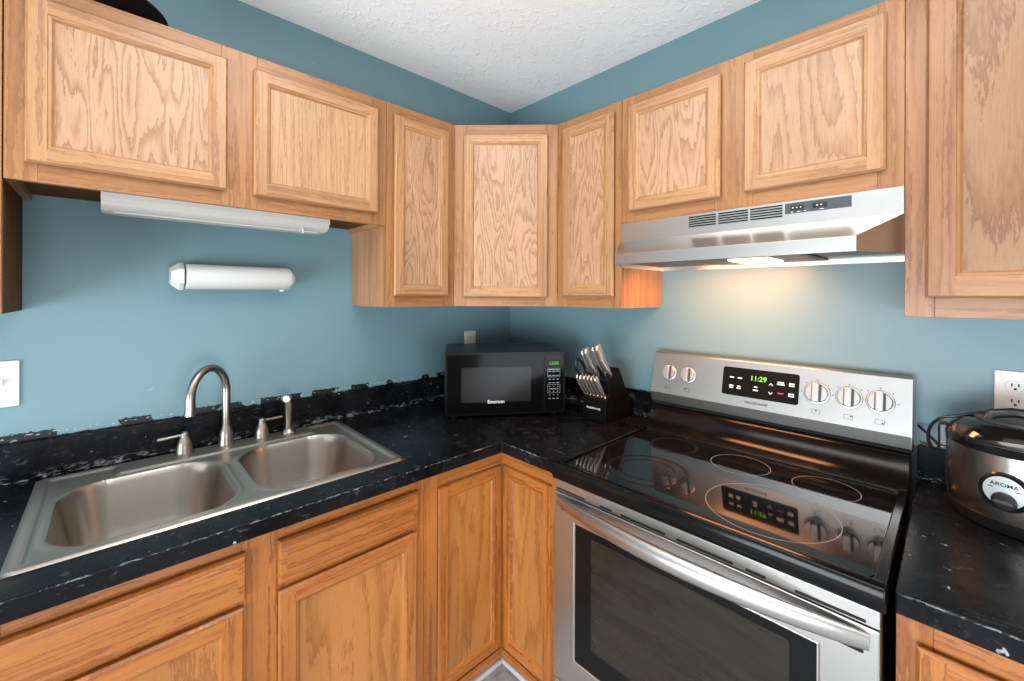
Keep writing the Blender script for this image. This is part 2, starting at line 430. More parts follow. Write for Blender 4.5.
# ------------------------------------------------------------------ cabinets
def door(root, o, u, n, w, h, frame_mat, panel_mat, sw=1.80, name='door', loc=False, rail=None):
    """Frame-and-panel door: lower outer corner o, u to the right, n outward. Profiled edges, recessed flat veneer panel."""
    m = frame(o, u, n); b = MB(m); T = .75
    rl = rail or sw
    rings = [(.36, .36, 0), (0, 0, .42), (.03, .03, .55), (.20, .20, T), (sw - .46, rl - .46, T), (sw - .40, rl - .40, T - .08), (sw - .20, rl - .20, T - .13), (sw - .08, rl - .08, T - .30), (sw, rl, T - .36)]
    seeds = [(random.uniform(0, 300), random.uniform(0, 300)) for _ in range(4)]
    def P(ix, iz, d): return [(ix, d, iz), (w - ix, d, iz), (w - ix, d, h - iz), (ix, d, h - iz)]
    def uvs(pts, side):
        su, sv = seeds[side]
        return [((p[0] + su, p[2] + p[1] + sv) if side in (0, 2) else (p[2] + su, p[0] + p[1] + sv)) for p in pts]
    for k in range(len(rings) - 1):
        if k == 3: continue
        A, B = P(*rings[k]), P(*rings[k + 1])
        for sd in range(4):
            q = [A[sd], A[(sd + 1) % 4], B[(sd + 1) % 4], B[sd]]
            b.add(q, [(0, 1, 2, 3)], [uvs(q, sd)])
    ix0, iz0, _ = rings[3]; ix1, iz1, _ = rings[4]
    for sd, (x0, z0, x1, z1) in enumerate(((ix1, iz0, w - ix1, iz1), (w - ix1, iz0, w - ix0, h - iz0), (ix1, h - iz1, w - ix1, h - iz0), (ix0, iz0, ix1, h - iz0))):
        q = [(x0, T, z0), (x1, T, z0), (x1, T, z1), (x0, T, z1)]
        b.add(q, [(0, 1, 2, 3)], [uvs(q, sd)])
    A = P(*rings[0]); b.add(A, [(3, 2, 1, 0)], [uvs(A, 0)])
    d = b.build(name, frame_mat, root, smooth=25, local=loc, normals=False)
    b = MB(m); s = sw - .06; sr = rl - .06; ou, ov = random.uniform(0, 300), random.uniform(0, 300)
    q = [(s, T - .36, sr), (w - s, T - .36, sr), (w - s, T - .36, h - sr), (s, T - .36, h - sr)]
    q2 = [(x, .12, z) for x, _, z in q]
    b.add(q + q2, [(0, 1, 2, 3), (7, 6, 5, 4), (0, 4, 5, 1), (1, 5, 6, 2), (2, 6, 7, 3), (3, 7, 4, 0)],
          [[(z + ou, x + ov) for x, _, z in q]] * 6)
    p = b.build('panel', panel_mat, d, local=loc)
    return d
X, Y, Z = (1, 0, 0), (0, 1, 0), (0, 0, 1)
UPG = 'oak wall cabinets around the corner'
def carcass(root, lo, hi, mat, under, thick=.6, raise_bottom=.6, loc=False, front=None):
    """side panels, raised bottom, top and back as one mesh; front: axis-sign of the open side (+x or -y)"""
    (x0, y0, z0), (x1, y1, z1) = lo, hi; b = MB()
    if front == 'x':
        b.box((x0, y0, z0), (x1, y0 + thick, z1)); b.box((x0, y1 - thick, z0), (x1, y1, z1))
        b.box((x0, y0 + thick, z1 - .6), (x1, y1 - thick, z1), 1)
    else:
        b.box((x0, y0, z0), (x0 + thick, y1, z1)); b.box((x1 - thick, y0, z0), (x1, y1, z1))
        b.box((x0 + thick, y0, z1 - .6), (x1 - thick, y1, z1), 0)
    o = b.build('carcass', mat, root, local=loc)
    b = MB()
    if front == 'x': b.box((x0, y0 + thick, z0 + raise_bottom), (x1, y1 - thick, z0 + raise_bottom + .5), 1)
    else: b.box((x0 + thick, y0, z0 + raise_bottom), (x1 - thick, y1, z0 + raise_bottom + .5), 0)
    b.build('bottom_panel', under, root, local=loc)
    return o
def face_x(root, x, y0, y1, z0, z1, stiles, rails, mat, th=.75):
    """face frame on a run along the left wall: stiles (y ranges), rails (z ranges)"""
    b = MB()
    for a, c in stiles: b.box((x - th, a, z0), (x, c, z1), 2)
    st = sorted(stiles)
    for k in range(len(st) - 1):
        for a, c in rails: b.box((x - th, st[k][1], a), (x, st[k + 1][0], c), 1)
    return b.build('face_frame', mat, root, bevel=.03, seg=1)
def face_y(root, y, z0, z1, stiles, rails, mat, th=.75):
    b = MB()
    for a, c in stiles: b.box((a, y, z0), (c, y + th, z1), 2)
    st = sorted(stiles)
    for k in range(len(st) - 1):
        for a, c in rails: b.box((st[k][1], y, a), (st[k + 1][0], y + th, c), 0)
    return b.build('face_frame', mat, root, bevel=.03, seg=1)
ZB, ZS, ZT = 54.2, 66.0, 84.0
UY, UX = (0, 1, 0), (1, 0, 0)          # door "right" directions on the left / right wall
NX, NY = (1, 0, 0), (0, -1, 0)
# tall wall cabinet at the far left
t = thing('wall_cabinet', 'tall oak wall cabinet cut off by the left edge, hanging left of the sink', 'cabinet', (0, -84, ZB), group=UPG)
carcass(t, (.02, -84, ZB), (11.25, -71.68, ZT), M['oak_dark'], M['oak_dark'], front='x')  # dark oak carcass: shade on its side panel is put into the colour
face_x(t, 12, -84, -71.68, ZB, ZT, [(-84, -82.5), (-73.2, -71.68)], [(ZB, ZB + 1.6), (ZT - 1.6, ZT)], M['oak_face'])
door(t, (12.01, -83, 56), UY, NX, 10.2, 26.4, M['oak'], M['oak_panel'])
# short cabinet above the sink
t = thing('wall_cabinet', 'short wide two-door oak wall cabinet hanging above the sink', 'cabinet', (0, -71.6, ZS), group=UPG)
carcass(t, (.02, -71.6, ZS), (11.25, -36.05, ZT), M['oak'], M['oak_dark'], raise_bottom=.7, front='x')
face_x(t, 12, -71.6, -36.05, ZS, ZT, [(-71.6, -69.6), (-55.9, -52.4), (-38.3, -36.05)], [(ZS, ZS + 2.0), (ZT - 2.0, ZT)], M['oak_face'])
door(t, (12.01, -70.35, 67.62), UY, NX, 14.95, 14.8, M['oak'], M['oak_panel'])
door(t, (12.01, -52.85, 67.55), UY, NX, 15.35, 14.8, M['oak'], M['oak_panel_fine'])
# narrow cabinet, left of the corner
t = thing('wall_cabinet', 'narrow tall oak wall cabinet just left of the diagonal corner cabinet', 'cabinet', (0, -36, ZB), group=UPG)
carcass(t, (.02, -36, ZB), (11.25, -24.05, ZT), M['oak'], M['oak_dark'], front='x')
face_x(t, 12, -36, -24.05, ZB, ZT, [(-36, -34.2), (-26.2, -24.05)], [(ZB, ZB + 2.0), (ZT - 2.0, ZT)], M['oak_face'])
door(t, (12.01, -35.0, 55.9), UY, NX, 9.5, 26.5, M['oak'], M['oak_panel'])
# diagonal corner cabinet
t = thing('wall_cabinet', 'diagonal oak wall cabinet across the corner above the microwave', 'cabinet', (0, 0, ZB), group=UPG)
b = MB(); b.prism([(.02, -.02), (.02, -24), (11.6, -24), (23.99, -11.6), (24, -.02)], 2, ZB + .5, ZT)
b.uv = [[(p[1] + random.random() * 0, p[0]) for p in f] for f in b.uv]
b.build('carcass', M['oak'], t)
dg = Vector((1, 1, 0)).normalized(); dn = Vector((1, -1, 0)).normalized()
dl = 12 * math.sqrt(2)
def diag_box(b, a0, a1, z0, z1, g, th=.75): b.box((a0, -th, z0), (a1, 0, z1), g)
b = MB(frame((12, -24, 0), dg, dn))
diag_box(b, 0, 2.0, ZB, ZT, 2); diag_box(b, dl - 2.0, dl, ZB, ZT, 2); diag_box(b, 2.0, dl - 2.0, ZB, ZB + 1.8, 0); diag_box(b, 2.0, dl - 2.0, ZT - 1.9, ZT, 0)
b.build('face_frame', M['oak_face'], t, bevel=.03, seg=1)
door(t, Vector((12, -24, 55.65)) + dg * 1.55 + dn * .01, dg, dn, 13.85, 26.65, M['oak'], M['oak_panel'])
# narrow cabinet, right of the corner
t = thing('wall_cabinet', 'narrow tall oak wall cabinet just right of the diagonal corner cabinet', 'cabinet', (24, 0, ZB), group=UPG)
carcass(t, (24.05, -11.25, ZB), (36, -.02, ZT), M['oak'], M['oak_dark'], front='y')
face_y(t, -12, ZB, ZT, [(24.05, 26.2), (34.2, 36)], [(ZB, ZB + 2.0), (ZT - 2.0, ZT)], M['oak_face'])
door(t, (25.5, -12.01, 55.9), UX, NY, 9.5, 26.75, M['oak'], M['oak_panel'])
# over-range cabinet
t = thing('wall_cabinet', 'short two-door oak wall cabinet above the steel range hood', 'cabinet', (36, 0, 66.2), group=UPG)
carcass(t, (36.05, -11.25, 66.2), (65.7, -.02, ZT), M['oak'], M['oak_dark'], front='y')
face_y(t, -12, 66.2, ZT, [(36.05, 38.2), (48.8, 53.0), (63.8, 65.7)], [(66.2, 68.3), (ZT - 1.9, ZT)], M['oak_face'])
door(t, (37.3, -12.01, 67.8), UX, NY, 12.35, 14.75, M['oak'], M['oak_panel'], 1.8)
door(t, (52.2, -12.01, 67.9), UX, NY, 12.25, 14.85, M['oak'], M['oak_panel_wide'], 1.8)
# right wall cabinet
t = thing('wall_cabinet', 'tall oak wall cabinet at the right edge, hanging above the rice cooker', 'cabinet', (66, 0, ZB), group=UPG)
carcass(t, (65.73, -11.25, ZB), (84, -.02, 87), M['oak_right'], M['oak_dark'], front='y')
face_y(t, -12, ZB, 87, [(65.73, 67.7), (82, 84)], [(ZB, ZB + 2.4), (85, 87)], M['oak_right'])
door(t, (67.12, -12.01, 55.95), UX, NY, 15.6, 29.9, M['oak_right'], M['oak_panel_right'], 2.3)

# ---- base cabinets
BG = 'oak base cabinets under the counters'
def slab(root, o, u, n, w, h, mat, name='drawer_front'):
    b = MB(frame(o, u, n)); ou, ov = random.uniform(0, 300), random.uniform(0, 300)
    rings = [(0, 0), (0, .45), (.18, .72), (.7, .75)]
    for k in range(3):
        (i0, d0), (i1, d1) = rings[k], rings[k + 1]
        A = [(i0, d0, i0), (w - i0, d0, i0), (w - i0, d0, h - i0), (i0, d0, h - i0)]; B = [(i1, d1, i1), (w - i1, d1, i1), (w - i1, d1, h - i1), (i1, d1, h - i1)]
        for s in range(4):
            q = [A[s], A[(s + 1) % 4], B[(s + 1) % 4], B[s]]; b.add(q, [(0, 1, 2, 3)], [[(p[0] + ou, p[2] + p[1] + ov) for p in q]])
    q = [(.7, .75, .7), (w - .7, .75, .7), (w - .7, .75, h - .7), (.7, .75, h - .7)]
    b.add(q, [(0, 1, 2, 3)], [[(p[0] + ou, p[2] + ov) for p in q]])
    q = [(0, 0, 0), (w, 0, 0), (w, 0, h), (0, 0, h)]; b.add(q, [(3, 2, 1, 0)], [[(p[0], p[2]) for p in q][::-1]])
    return b.build(name, mat, root, smooth=25, normals=False)
t = thing('base_cabinet', 'wide oak sink base cabinet with two false drawer fronts under the double sink', 'cabinet', (0, -72, 0), group=BG)
b = MB(); b.box((.05, -72, 4), (23.2, -71.4, 34.4)); b.box((.05, -37.6, 4), (23.2, -37.0, 34.4)); b.box((.05, -71.4, 4), (23.2, -37.6, 4.6), 1)
b.build('carcass', M['base_oak'], t)
b = MB(); b.box((20.3, -72, 0), (20.95, -37, 4.0), 1); b.build('toe_kick', M['base_oak'], t)
face_x(t, 24, -72, -37, 4, 34.4, [(-72, -70.2), (-56.4, -52.6), (-38.7, -37)], [(4, 5.6), (27.2, 28.8), (32.0, 34.4)], M['base_oak'])
for ya in (-70.95, -53.2):
    slab(t, (24.01, ya, 28.3), UY, NX, 15.1, 4.2, M['base_oak'])
    door(t, (24.01, ya, 5.2), UY, NX, 14.95, 22.5, M['base_oak'], M['base_panel'], 1.95)
t = thing('base_cabinet', 'oak corner base cabinet with a folding pair of doors in the inside corner', 'cabinet', (0, 0, 0), group=BG)
b = MB(); b.box((.05, -36.9, 4), (23.2, -36.3, 34.4)); b.box((35.4, -23.2, 4), (36, -.05, 34.4)); b.box((.05, -36.3, 4), (23.2, -.05, 4.6), 1); b.box((23.2, -23.2, 4), (35.4, -.05, 4.6), 0)
b.build('carcass', M['base_oak'], t)
b = MB(); b.box((20.3, -36.9, 0), (20.95, -20.3, 4.0), 1); b.box((20.95, -20.95, 0), (36, -20.3, 4.0), 0); b.build('toe_kick', M['base_oak'], t)
b = MB()
b.box((23.25, -36.95, 4), (24, -35.0, 34.4), 2); b.box((23.25, -35.0, 31.8), (24, -23.25, 34.4), 1); b.box((23.25, -35.0, 4), (24, -23.25, 5.2), 1)
b.box((33.55, -24, 4), (35.9, -23.25, 34.4), 2); b.box((24, -24, 31.8), (33.55, -23.25, 34.4), 0); b.box((24, -24, 4), (33.55, -23.25, 5.2), 0)
b.box((23.4, -24.01, 4), (24.01, -23.4, 34.4), 2)
b.build('face_frame', M['base_oak'], t, bevel=.03, seg=1)
door(t, (23.3, -34.9, 5.35), UY, NX, 10.86, 26.3, M['base_oak'], M['base_panel'], 1.9)
door(t, (24.06, -23.3, 5.35), UX, NY, 9.4, 26.3, M['base_oak'], M['base_panel'], 1.9)
t = thing('base_cabinet', 'oak base cabinet right of the range under the short black counter', 'cabinet', (66, 0, 0), group=BG)
b = MB(); b.box((66.1, -23.2, 4), (66.7, -.05, 34.4)); b.box((83.4, -23.2, 4), (84, -.05, 34.4)); b.box((66.7, -23.2, 4), (83.4, -.05, 4.6), 0)
b.build('carcass', M['base_oak'], t)
b = MB(); b.box((66.1, -20.95, 0), (84, -20.3, 4.0), 0); b.build('toe_kick', M['base_oak'], t)
face_y(t, -24.6, 4, 34.4, [(66.1, 68.0), (82, 84)], [(4, 5.6), (32.0, 34.4)], M['base_oak'], 1.4)
door(t, (67.15, -24.61, 5.2), UX, NY, 15.6, 27.1, M['base_oak'], M['base_panel'], 1.95)

# ------------------------------------------------------------------ counters
t = thing('countertop', 'L-shaped black painted countertop holding the sink and the microwave', 'countertop', (0, 0, 34.45))
xs = [.0, 3.0, 22.3, 26.25, 36.0]; ys = [-76, -70.0, -40.0, -26.15, 0.0]
xs[0] = .02; ys[-1] = -.02
def solid(i, j):
    if i == 1 and j == 1: return False
    return True if i < 3 else j == 3
b = MB(); b.cells(xs, ys, solid, 34.45, 36.0); b.build('worktop', M['counter'], t, bevel=.14, seg=3)
b = MB(); b.box((.02, -76, 36.0), (.75, -.02, 40.15)); b.build('backsplash', M['splash'], t, bevel=.1, seg=2)
b = MB(); b.box((.75, -.75, 36.0), (36.0, -.02, 40.15)); b.build('backsplash', M['splash'], t, bevel=.1, seg=2)
t = thing('countertop', 'short black painted countertop right of the range under the rice cooker', 'countertop', (66.1, 0, 34.45))
b = MB(); b.box((66.15, -26.15, 34.45), (84, -.02, 36.0)); b.build('worktop', M['counter'], t, bevel=.14, seg=3)
b = MB(); b.box((66.15, -.75, 36.0), (84, -.02, 39.7)); b.build('backsplash', M['splash'], t, bevel=.1, seg=2)

# ------------------------------------------------------------------ sink
SX0, SX1, SY0, SY1 = 1.7, 22.95, -70.5, -38.8
t = thing('kitchen_sink', 'stainless steel double bowl drop-in sink set in the black counter', 'sink', (12, -55, 36.0))
def sdr(x, y, x0, x1, y0, y1, r):
    cx, cy = (x0 + x1) / 2, (y0 + y1) / 2
    qx, qy = abs(x - cx) - (x1 - x0) / 2 + r, abs(y - cy) - (y1 - y0) / 2 + r
    return math.hypot(max(qx, 0), max(qy, 0)) + min(max(qx, qy), 0) - r
def ss(a, b_, x):
    q = min(1, max(0, (x - a) / (b_ - a))); return q * q * (3 - 2 * q)
BOWLS = [(6.4, 21.9, -68.6, -55.4, 4.2, 7.0), (6.4, 22.0, -53.7, -41.0, 4.2, 7.0)]
def sink_z(x, y):
    e = -sdr(x, y, SX0, SX1, SY0, SY1, .9)                 # distance inside the rim
    z = 36.03 + .20 * ss(0, .22, e) + .06 * ss(.22, .7, e) - .24 * ss(.85, 1.25, e)
    if x < 6.0 and e > .8:                                       # raised tap ledge between the two notches
        z += .24 * ss(5.6, 5.2, x) * ss(-64.6, -64.0, y) * ss(-43.2, -43.8, y) * ss(.85, 1.25, e)
    for (x0, x1, y0, y1, r, dep) in BOWLS:
        d = -sdr(x, y, x0, x1, y0, y1, r)
        z += .09 * ss(-.7, -.3, d) * (1 - ss(-.05, .10, d))
        if d > 0:
            q = min(1, d / 7.0)
            z -= dep * (.84 * ss(-.25, 1.7, d) ** 1.0 + .16 * math.sin(q * math.pi / 2)) - dep * .84 * ss(-.25, 1.7, 0) * (1 - ss(0, .4, d))
    return z
NXs, NYs = 170, 250
b = MB(); vs = []; fs = []
gx = [SX0 + (SX1 - SX0) * i / NXs for i in range(NXs + 1)]; gy = [SY0 + (SY1 - SY0) * j / NYs for j in range(NYs + 1)]
for x in gx:
    for y in gy: vs.append((x, y, sink_z(x, y)))
for i in range(NXs):
    for j in range(NYs):
        a = i * (NYs + 1) + j; fs.append((a, a + NYs + 1, a + NYs + 2, a + 1))
b.add(vs, fs, [[(vs[q][0], vs[q][1]) for q in f] for f in fs])
b.build('basin', M['steel_sink'], t, smooth=60)
for (x0, x1, y0, y1, r, dep) in BOWLS:
    cx, cy = (x0 + x1) / 2 - .5, (y0 + y1) / 2
    b = MB(); b.lathe([(1.9, 36.2 - dep - .3), (1.9, 36.2 - dep - .02), (1.65, 36.2 - dep + .02), (1.5, 36.2 - dep - .06), (.4, 36.2 - dep - .06), (.3, 36.2 - dep + .1)], (cx, cy, 0), 28)
    b.build('drain', M['chrome'], t)

# ------------------------------------------------------------------ faucet and sprayer
DZ = 36.3
t = thing('faucet', 'brushed nickel gooseneck faucet with two lever handles on the sink ledge', 'faucet', (2.6, -53.8, DZ))
b = MB()
sx, sy = 2.85, -53.8
b.lathe([(.95, DZ), (.95, DZ + .12), (.9, DZ + .3), (.82, DZ + .9), (.78, DZ + 1.6), (.6, DZ + 2.1), (.5, DZ + 2.5)], (sx, sy, 0), 24)
tip = Vector((6.6, -58.0, 41.6)); d = Vector((tip.x - sx, tip.y - sy, 0)); L = d.length; d.normalize()
path = [(sx, sy, DZ + 2.2 + k * .9) for k in range(7)]
rr = L / 2; zc = 43.4
for k in range(0, 19):
    a = math.pi - math.pi * k / 18
    path.append(tuple(Vector((sx, sy, zc)) + d * (rr + rr * math.cos(a)) + Vector((0, 0, (3.35) * math.sin(a)))))
path.append(tuple(tip + Vector((0, 0, .8)) + d * .02)); path.append(tuple(tip + d * .05))
b.tube(path, [.47] * (len(path) - 6) + [.47, .48, .5, .53, .56, .58], 16)
b.build('spout', M['nickel'], t, smooth=50)
for (hx, hy, dv) in ((3.0, -58.15, (.02, -1, -.05)), (3.0, -49.7, (-.05, 1, .02))):
    b = MB()
    b.lathe([(.95, DZ), (.95, DZ + .15), (.92, DZ + .35), (.88, DZ + .5), (.86, DZ + .55), (.84, DZ + .9), (.62, DZ + 1.7), (.42, DZ + 2.1), (.42, DZ + 2.3), (.44, DZ + 2.45), (.3, DZ + 2.62), (.05, DZ + 2.66)], (hx, hy, 0), 24)
    dv = Vector(dv).normalized(); p0 = Vector((hx, hy, DZ + 2.28))
    b.tube([p0, p0 + dv * .6, p0 + dv * 1.4, p0 + dv * 2.5, p0 + dv * 2.62], [.2, .17, .17, .21, .16], 12)
    b.build('handle', M['nickel'], t, smooth=50)
t = thing('side_sprayer', 'brushed nickel side sprayer standing on the ledge right of the faucet', 'sprayer', (3.3, -46.35, DZ))
b = MB(); b.lathe([(1.0, DZ), (1.0, DZ + .14), (.86, DZ + .34), (.66, DZ + .6), (.55, DZ + .7)], (3.2, -46.4, 0), 24); b.build('base', M['nickel'], t, smooth=50)
b = MB(); b.tube([(3.2, -46.4, DZ + .6), (3.2, -46.4, DZ + 1.6), (3.22, -46.4, DZ + 3.0), (3.28, -46.42, DZ + 4.2), (3.4, -46.5, DZ + 4.7), (3.75, -46.7, DZ + 5.0), (4.2, -46.95, DZ + 5.02)], [.5, .46, .5, .56, .58, .58, .5], 18)
b.build('spray_head', M['nickel'], t, smooth=60)
b = MB(); b.lathe([(.42, -.04), (.42, .05), (.2, .1)], (0, 0, 0), 20)
q = Vector((4.22, -46.96, DZ + 5.02)); rot = Vector((.87, -.48, .02)).to_track_quat('Z', 'Y').to_matrix()
b.v = [tuple(rot @ Vector(p) + q) for p in b.v]
b.build('nozzle', M['white_plastic'], t)

# ------------------------------------------------------------------ wall-mounted things
t = thing('paper_towel_holder', 'white plastic paper towel holder on the blue wall above the faucet', 'paper towel holder', (0, -52.5, 58.2))
b = MB(); b.prism(rrect(-59.3, 57.2, -45.6, 59.6, .4), 0, .02, .55); b.build('wall_bracket', M['white_plastic'], t)
def hexcap(y0, y1, r0, r1, cx=2.3, cz=58.2):
    b = MB(); n = 6; vs = []
    for y, r in ((y0, r0), (y0 + (y1 - y0) * .35, r0), (y1, r1)):
        for k in range(n):
            a = R(30 + 60 * k); vs.append((cx + r * math.cos(a), y, cz + r * math.sin(a)))
    fs = [list(range(6)), list(range(12, 18))] + [[j * 6 + k, j * 6 + (k + 1) % 6, (j + 1) * 6 + (k + 1) % 6, (j + 1) * 6 + k] for j in range(2) for k in range(6)]
    b.add(vs, fs); b.box((.4, min(y0, y1), 57.3), (1.6, max(y0, y1), 59.2)); return b
hexcap(-58.28, -59.55, 1.72, 1.05).build('end_cap', M['white_plastic'], t, bevel=.06)
hexcap(-46.4, -45.5, 1.5, .7).build('end_cap', M['white_plastic'], t, bevel=.06)
b = MB(); b.lathe([(1.45, -58.1), (1.58, -58.0), (1.58, -46.5), (1.45, -46.3)], (2.35, 0, 58.2), 36, axis=1)
b.build('roll_cover', M['white_plastic'], t)
b = MB(); b.box((2.1, -47.4, 56.4), (2.6, -46.9, 56.75)); b.build('latch', M['white_plastic'], t, bevel=.05)
t = thing('under_cabinet_light', 'long off-white under-cabinet light fixture mounted beneath the cabinet over the sink', 'light fixture', (6, -54, 66.6))
b = MB(); b.prism([(9.2, 66.65), (9.2, 65.75), (8.8, 65.45), (8.8, 65.2), (8.1, 64.75), (4.6, 64.75), (4.0, 65.2), (4.0, 66.65)], 1, -65.6, -42.9); b.build('housing', M['offwhite_metal'], t, bevel=.05)
b = MB(); b.prism([(7.4, 64.74), (7.3, 64.6), (5.2, 64.6), (5.1, 64.74)], 1, -64.6, -43.9); b.build('lens', M['offwhite_metal'], t)
b = MB(); b.lathe([(.05, 64.2), (.14, 64.3), (.14, 64.6), (.08, 64.95)], (8.5, -46.2, 0), 12); b.build('switch_knob', M['white_plastic'], t)
# switch plate (left), outlets
t = thing('light_switch', 'white light switch plate on the wall at the left edge above the counter', 'light switch', (0, -74.1, 46.4))
b = MB(); b.prism(rrect(-76.4, 44.05, -71.8, 48.9, .15), 0, .02, .24); b.build('cover_plate', M['white_plastic'], t, bevel=.12)
for y in (-75.2, -73.1):
    b = MB(); b.box((.24, y - .2, 46.0), (.28, y + .2, 47.0)); b.prism([(.26, 46.2), (.62, 46.75), (.56, 47.0), (.26, 46.8)], 1, y - .17, y + .17); b.build('toggle', M['cream_plastic'], t, bevel=.03)
def outlet(label, o, u, n, w, centers, plate, group='wall outlets'):
    """cover plate with duplex sockets; o is the plate's lower left corner"""
    m = frame(o, u, n); h = 4.55
    t = thing('wall_outlet', label, 'outlet', Vector(o) + Vector(u) * w / 2 + Vector((0, 0, h / 2)))
    b = MB(m); b.prism(rrect(0, 0, w, h, .15), 1, .02, .22); b.build('cover_plate', plate, t, bevel=.1)
    for cx in centers:
        for cz in (1.5, 3.05):
            b = MB(m); pts = []
            for k in range(24):
                a = 2 * math.pi * k / 24; pts.append((cx + .66 * math.cos(a), cz + max(-.52, min(.52, .66 * math.sin(a)))))
            b.prism(pts, 1, .2, .27); s = b.build('socket', plate, t, bevel=.02)
            b = MB(m); b.box((cx - .27, .262, cz - .02), (cx - .17, .278, cz + .30)); b.box((cx + .17, .262, cz - .02), (cx + .27, .278, cz + .28))
            b.prism([(cx + .11 * math.cos(a * .5236), cz - .26 + .11 * math.sin(a * .5236)) for a in range(12)], 1, .262, .278)
            b.build('slots', M['cavity'], s)
        b = MB(m); b.prism([(cx + .12 * math.cos(a * .5236), 2.275 + .12 * math.sin(a * .5236)) for a in range(12)], 1, .2, .26); b.build('screw', plate, t)
outlet('cream single outlet on the left wall behind the microwave', (0, -12.75, 44.1), UY, NX, 2.85, [1.42], M['cream_plastic'])
outlet('white double-width wall outlet above the rice cooker at the right', (71.72, 0, 44.15), UX, NY, 4.55, [1.37, 3.18], M['white_plastic'])
# black pan on top of the cabinets
t = thing('frying_pan', 'round black pan lying on top of the cabinet above the sink', 'pan', (7.0, -67.0, ZT))
b = MB(); b.lathe([(4.6, ZT + .02), (5.0, ZT + .15), (6.6, ZT + 1.6), (6.85, ZT + 1.8), (6.85, ZT + 1.95), (6.6, ZT + 1.9), (4.8, ZT + .4), (.2, ZT + .35)], (7.0, -67.0, 0), 48); b.build('pan_body', M['black_satin'], t)
b = MB(); b.tube([(7, -73.6, ZT + 1.6), (7, -75.5, ZT + 2.0), (7, -80, ZT + 2.6)], [.4, .5, .5], 12, .6); b.build('handle', M['black_plastic'], t)

# ------------------------------------------------------------------ microwave
WM, DM, HM = 19.84, 12.6, 10.3
fl = Vector((12.65, -26.18, 36.0)); ang = R(54.644)
t = thing('microwave', 'black countertop microwave oven standing across the corner', 'microwave', fl, ang)
# local: x along the front, y into the depth (front face at y=0), z up; feet 0.5 high
L_ = dict(local=True)
b = MB(); b.prism(rrect(.1, .5, WM - .1, .5 + HM, .35, 4), 1, .35, DM); b.build('shell', M['micro_body'], t, bevel=.1, **L_)
b = MB()
for x in (1.5, WM - 1.5):
    for y in (1.5, DM - 1.5):
        b = MB(); b.lathe([(.5, 0), (.5, .52)], (x, y, 0), 12); b.build('foot', M['black_plastic'], t, **L_)
b = MB(); b.prism(rrect(0, .5, WM, .5 + HM, .3, 4), 1, -.1, .4); b.build('front_bezel', M['micro_body'], t, bevel=.12, seg=3, **L_)
b = MB(); b.prism(rrect(.35, .95, 16.2, .5 + HM - .45, .1, 3), 1, -.16, -.05); dr = b.build('door', M['micro_gloss'], t, bevel=.03, **L_)
b = MB(); b.prism(rrect(2.65, 2.7, 14.0, 8.3, .15, 3), 1, -.175, -.1); b.build('window', M['micro_window'], dr, **L_)
b = MB(); b.prism(rrect(16.35, .95, WM - .35, .5 + HM - .45, .1, 3), 1, -.15, -.05); b.build('control_panel', M['micro_gloss'], t, bevel=.03, **L_)
mf = frame((0, -.17, 0), (1, 0, 0), (0, -1, 0))
text('brand_lettering', 'Emerson', .78, frame((8.25, -.175, 2.72), (1, 0, 0), (0, -1, 0)), M['legend'], dr, 1.0, **L_)
b = MB(); b.box((16.9, -.165, 8.25), (18.8, -.14, 9.3)); dsp = b.build('display', M['cavity'], t, **L_)
text('clock_digits', '12:05', .78, frame((17.85, -.166, 8.78), (1, 0, 0), (0, -1, 0)), M['led_dim'], dsp, 1.0, **L_)
b = MB()
def dash(b, x, z, w, h=.12, y=-.162): b.box((x - w / 2, y, z - h / 2), (x + w / 2, y + .02, z + h / 2))
for z, n, w in ((7.75, 1, 1.9), (7.45, 3, .5), (6.75, 3, .52), (6.15, 3, .4), (5.55, 3, .45), (4.95, 3, .2), (4.55, 1, 1.5), (4.15, 3, .2), (3.55, 3, .16), (2.95, 3, .4)):
    for k in range(n): dash(b, 17.85 + (k - (n - 1) / 2) * .68, z, w)
for z0, z1 in ((6.55, 7.95), (3.9, 5.25)):
    for x in (16.8, 18.9): b.box((x - .02, -.162, z0), (x + .02, -.145, z1))
    for z in (z0, z1): b.box((16.8, -.162, z - .02), (18.9, -.145, z + .02))
b.build('button_legends', M['legend_dim'], t, **L_)

# ------------------------------------------------------------------ knife block and knives
KX0, KX1, KZ = 27.25, 31.55, 36.0
lean = Vector((-.06, -.54, .838)).normalized(); perp = Vector((0, .838, .54)).normalized()
t = thing('knife_block', 'black slanted knife block on the counter left of the range', 'knife block', (29.4, -5, KZ))
b = MB(); b.prism([(-6.6, KZ + .05), (-8.55, 42.65), (-5.4, 44.4), (-1.0, 36.9), (-1.0, KZ + .05)], 0, KX0, KX1); b.build('upper_block', M['black_satin'], t, bevel=.12)
b = MB(); b.prism([(-9.25, KZ + .02), (-9.25, 39.75), (-7.7, 40.6), (-6.7, KZ + .02)], 0, KX0 - .03, KX1 + .03); b.build('front_block', M['black_satin'], t, bevel=.1)
text('brand_lettering', 'FARBERWARE', .42, frame((29.3, -9.26, 38.1), (1, 0, 0), (0, -1, 0)), M['legend'], t, 1.0)
KG = 'steel handled knives in the block'
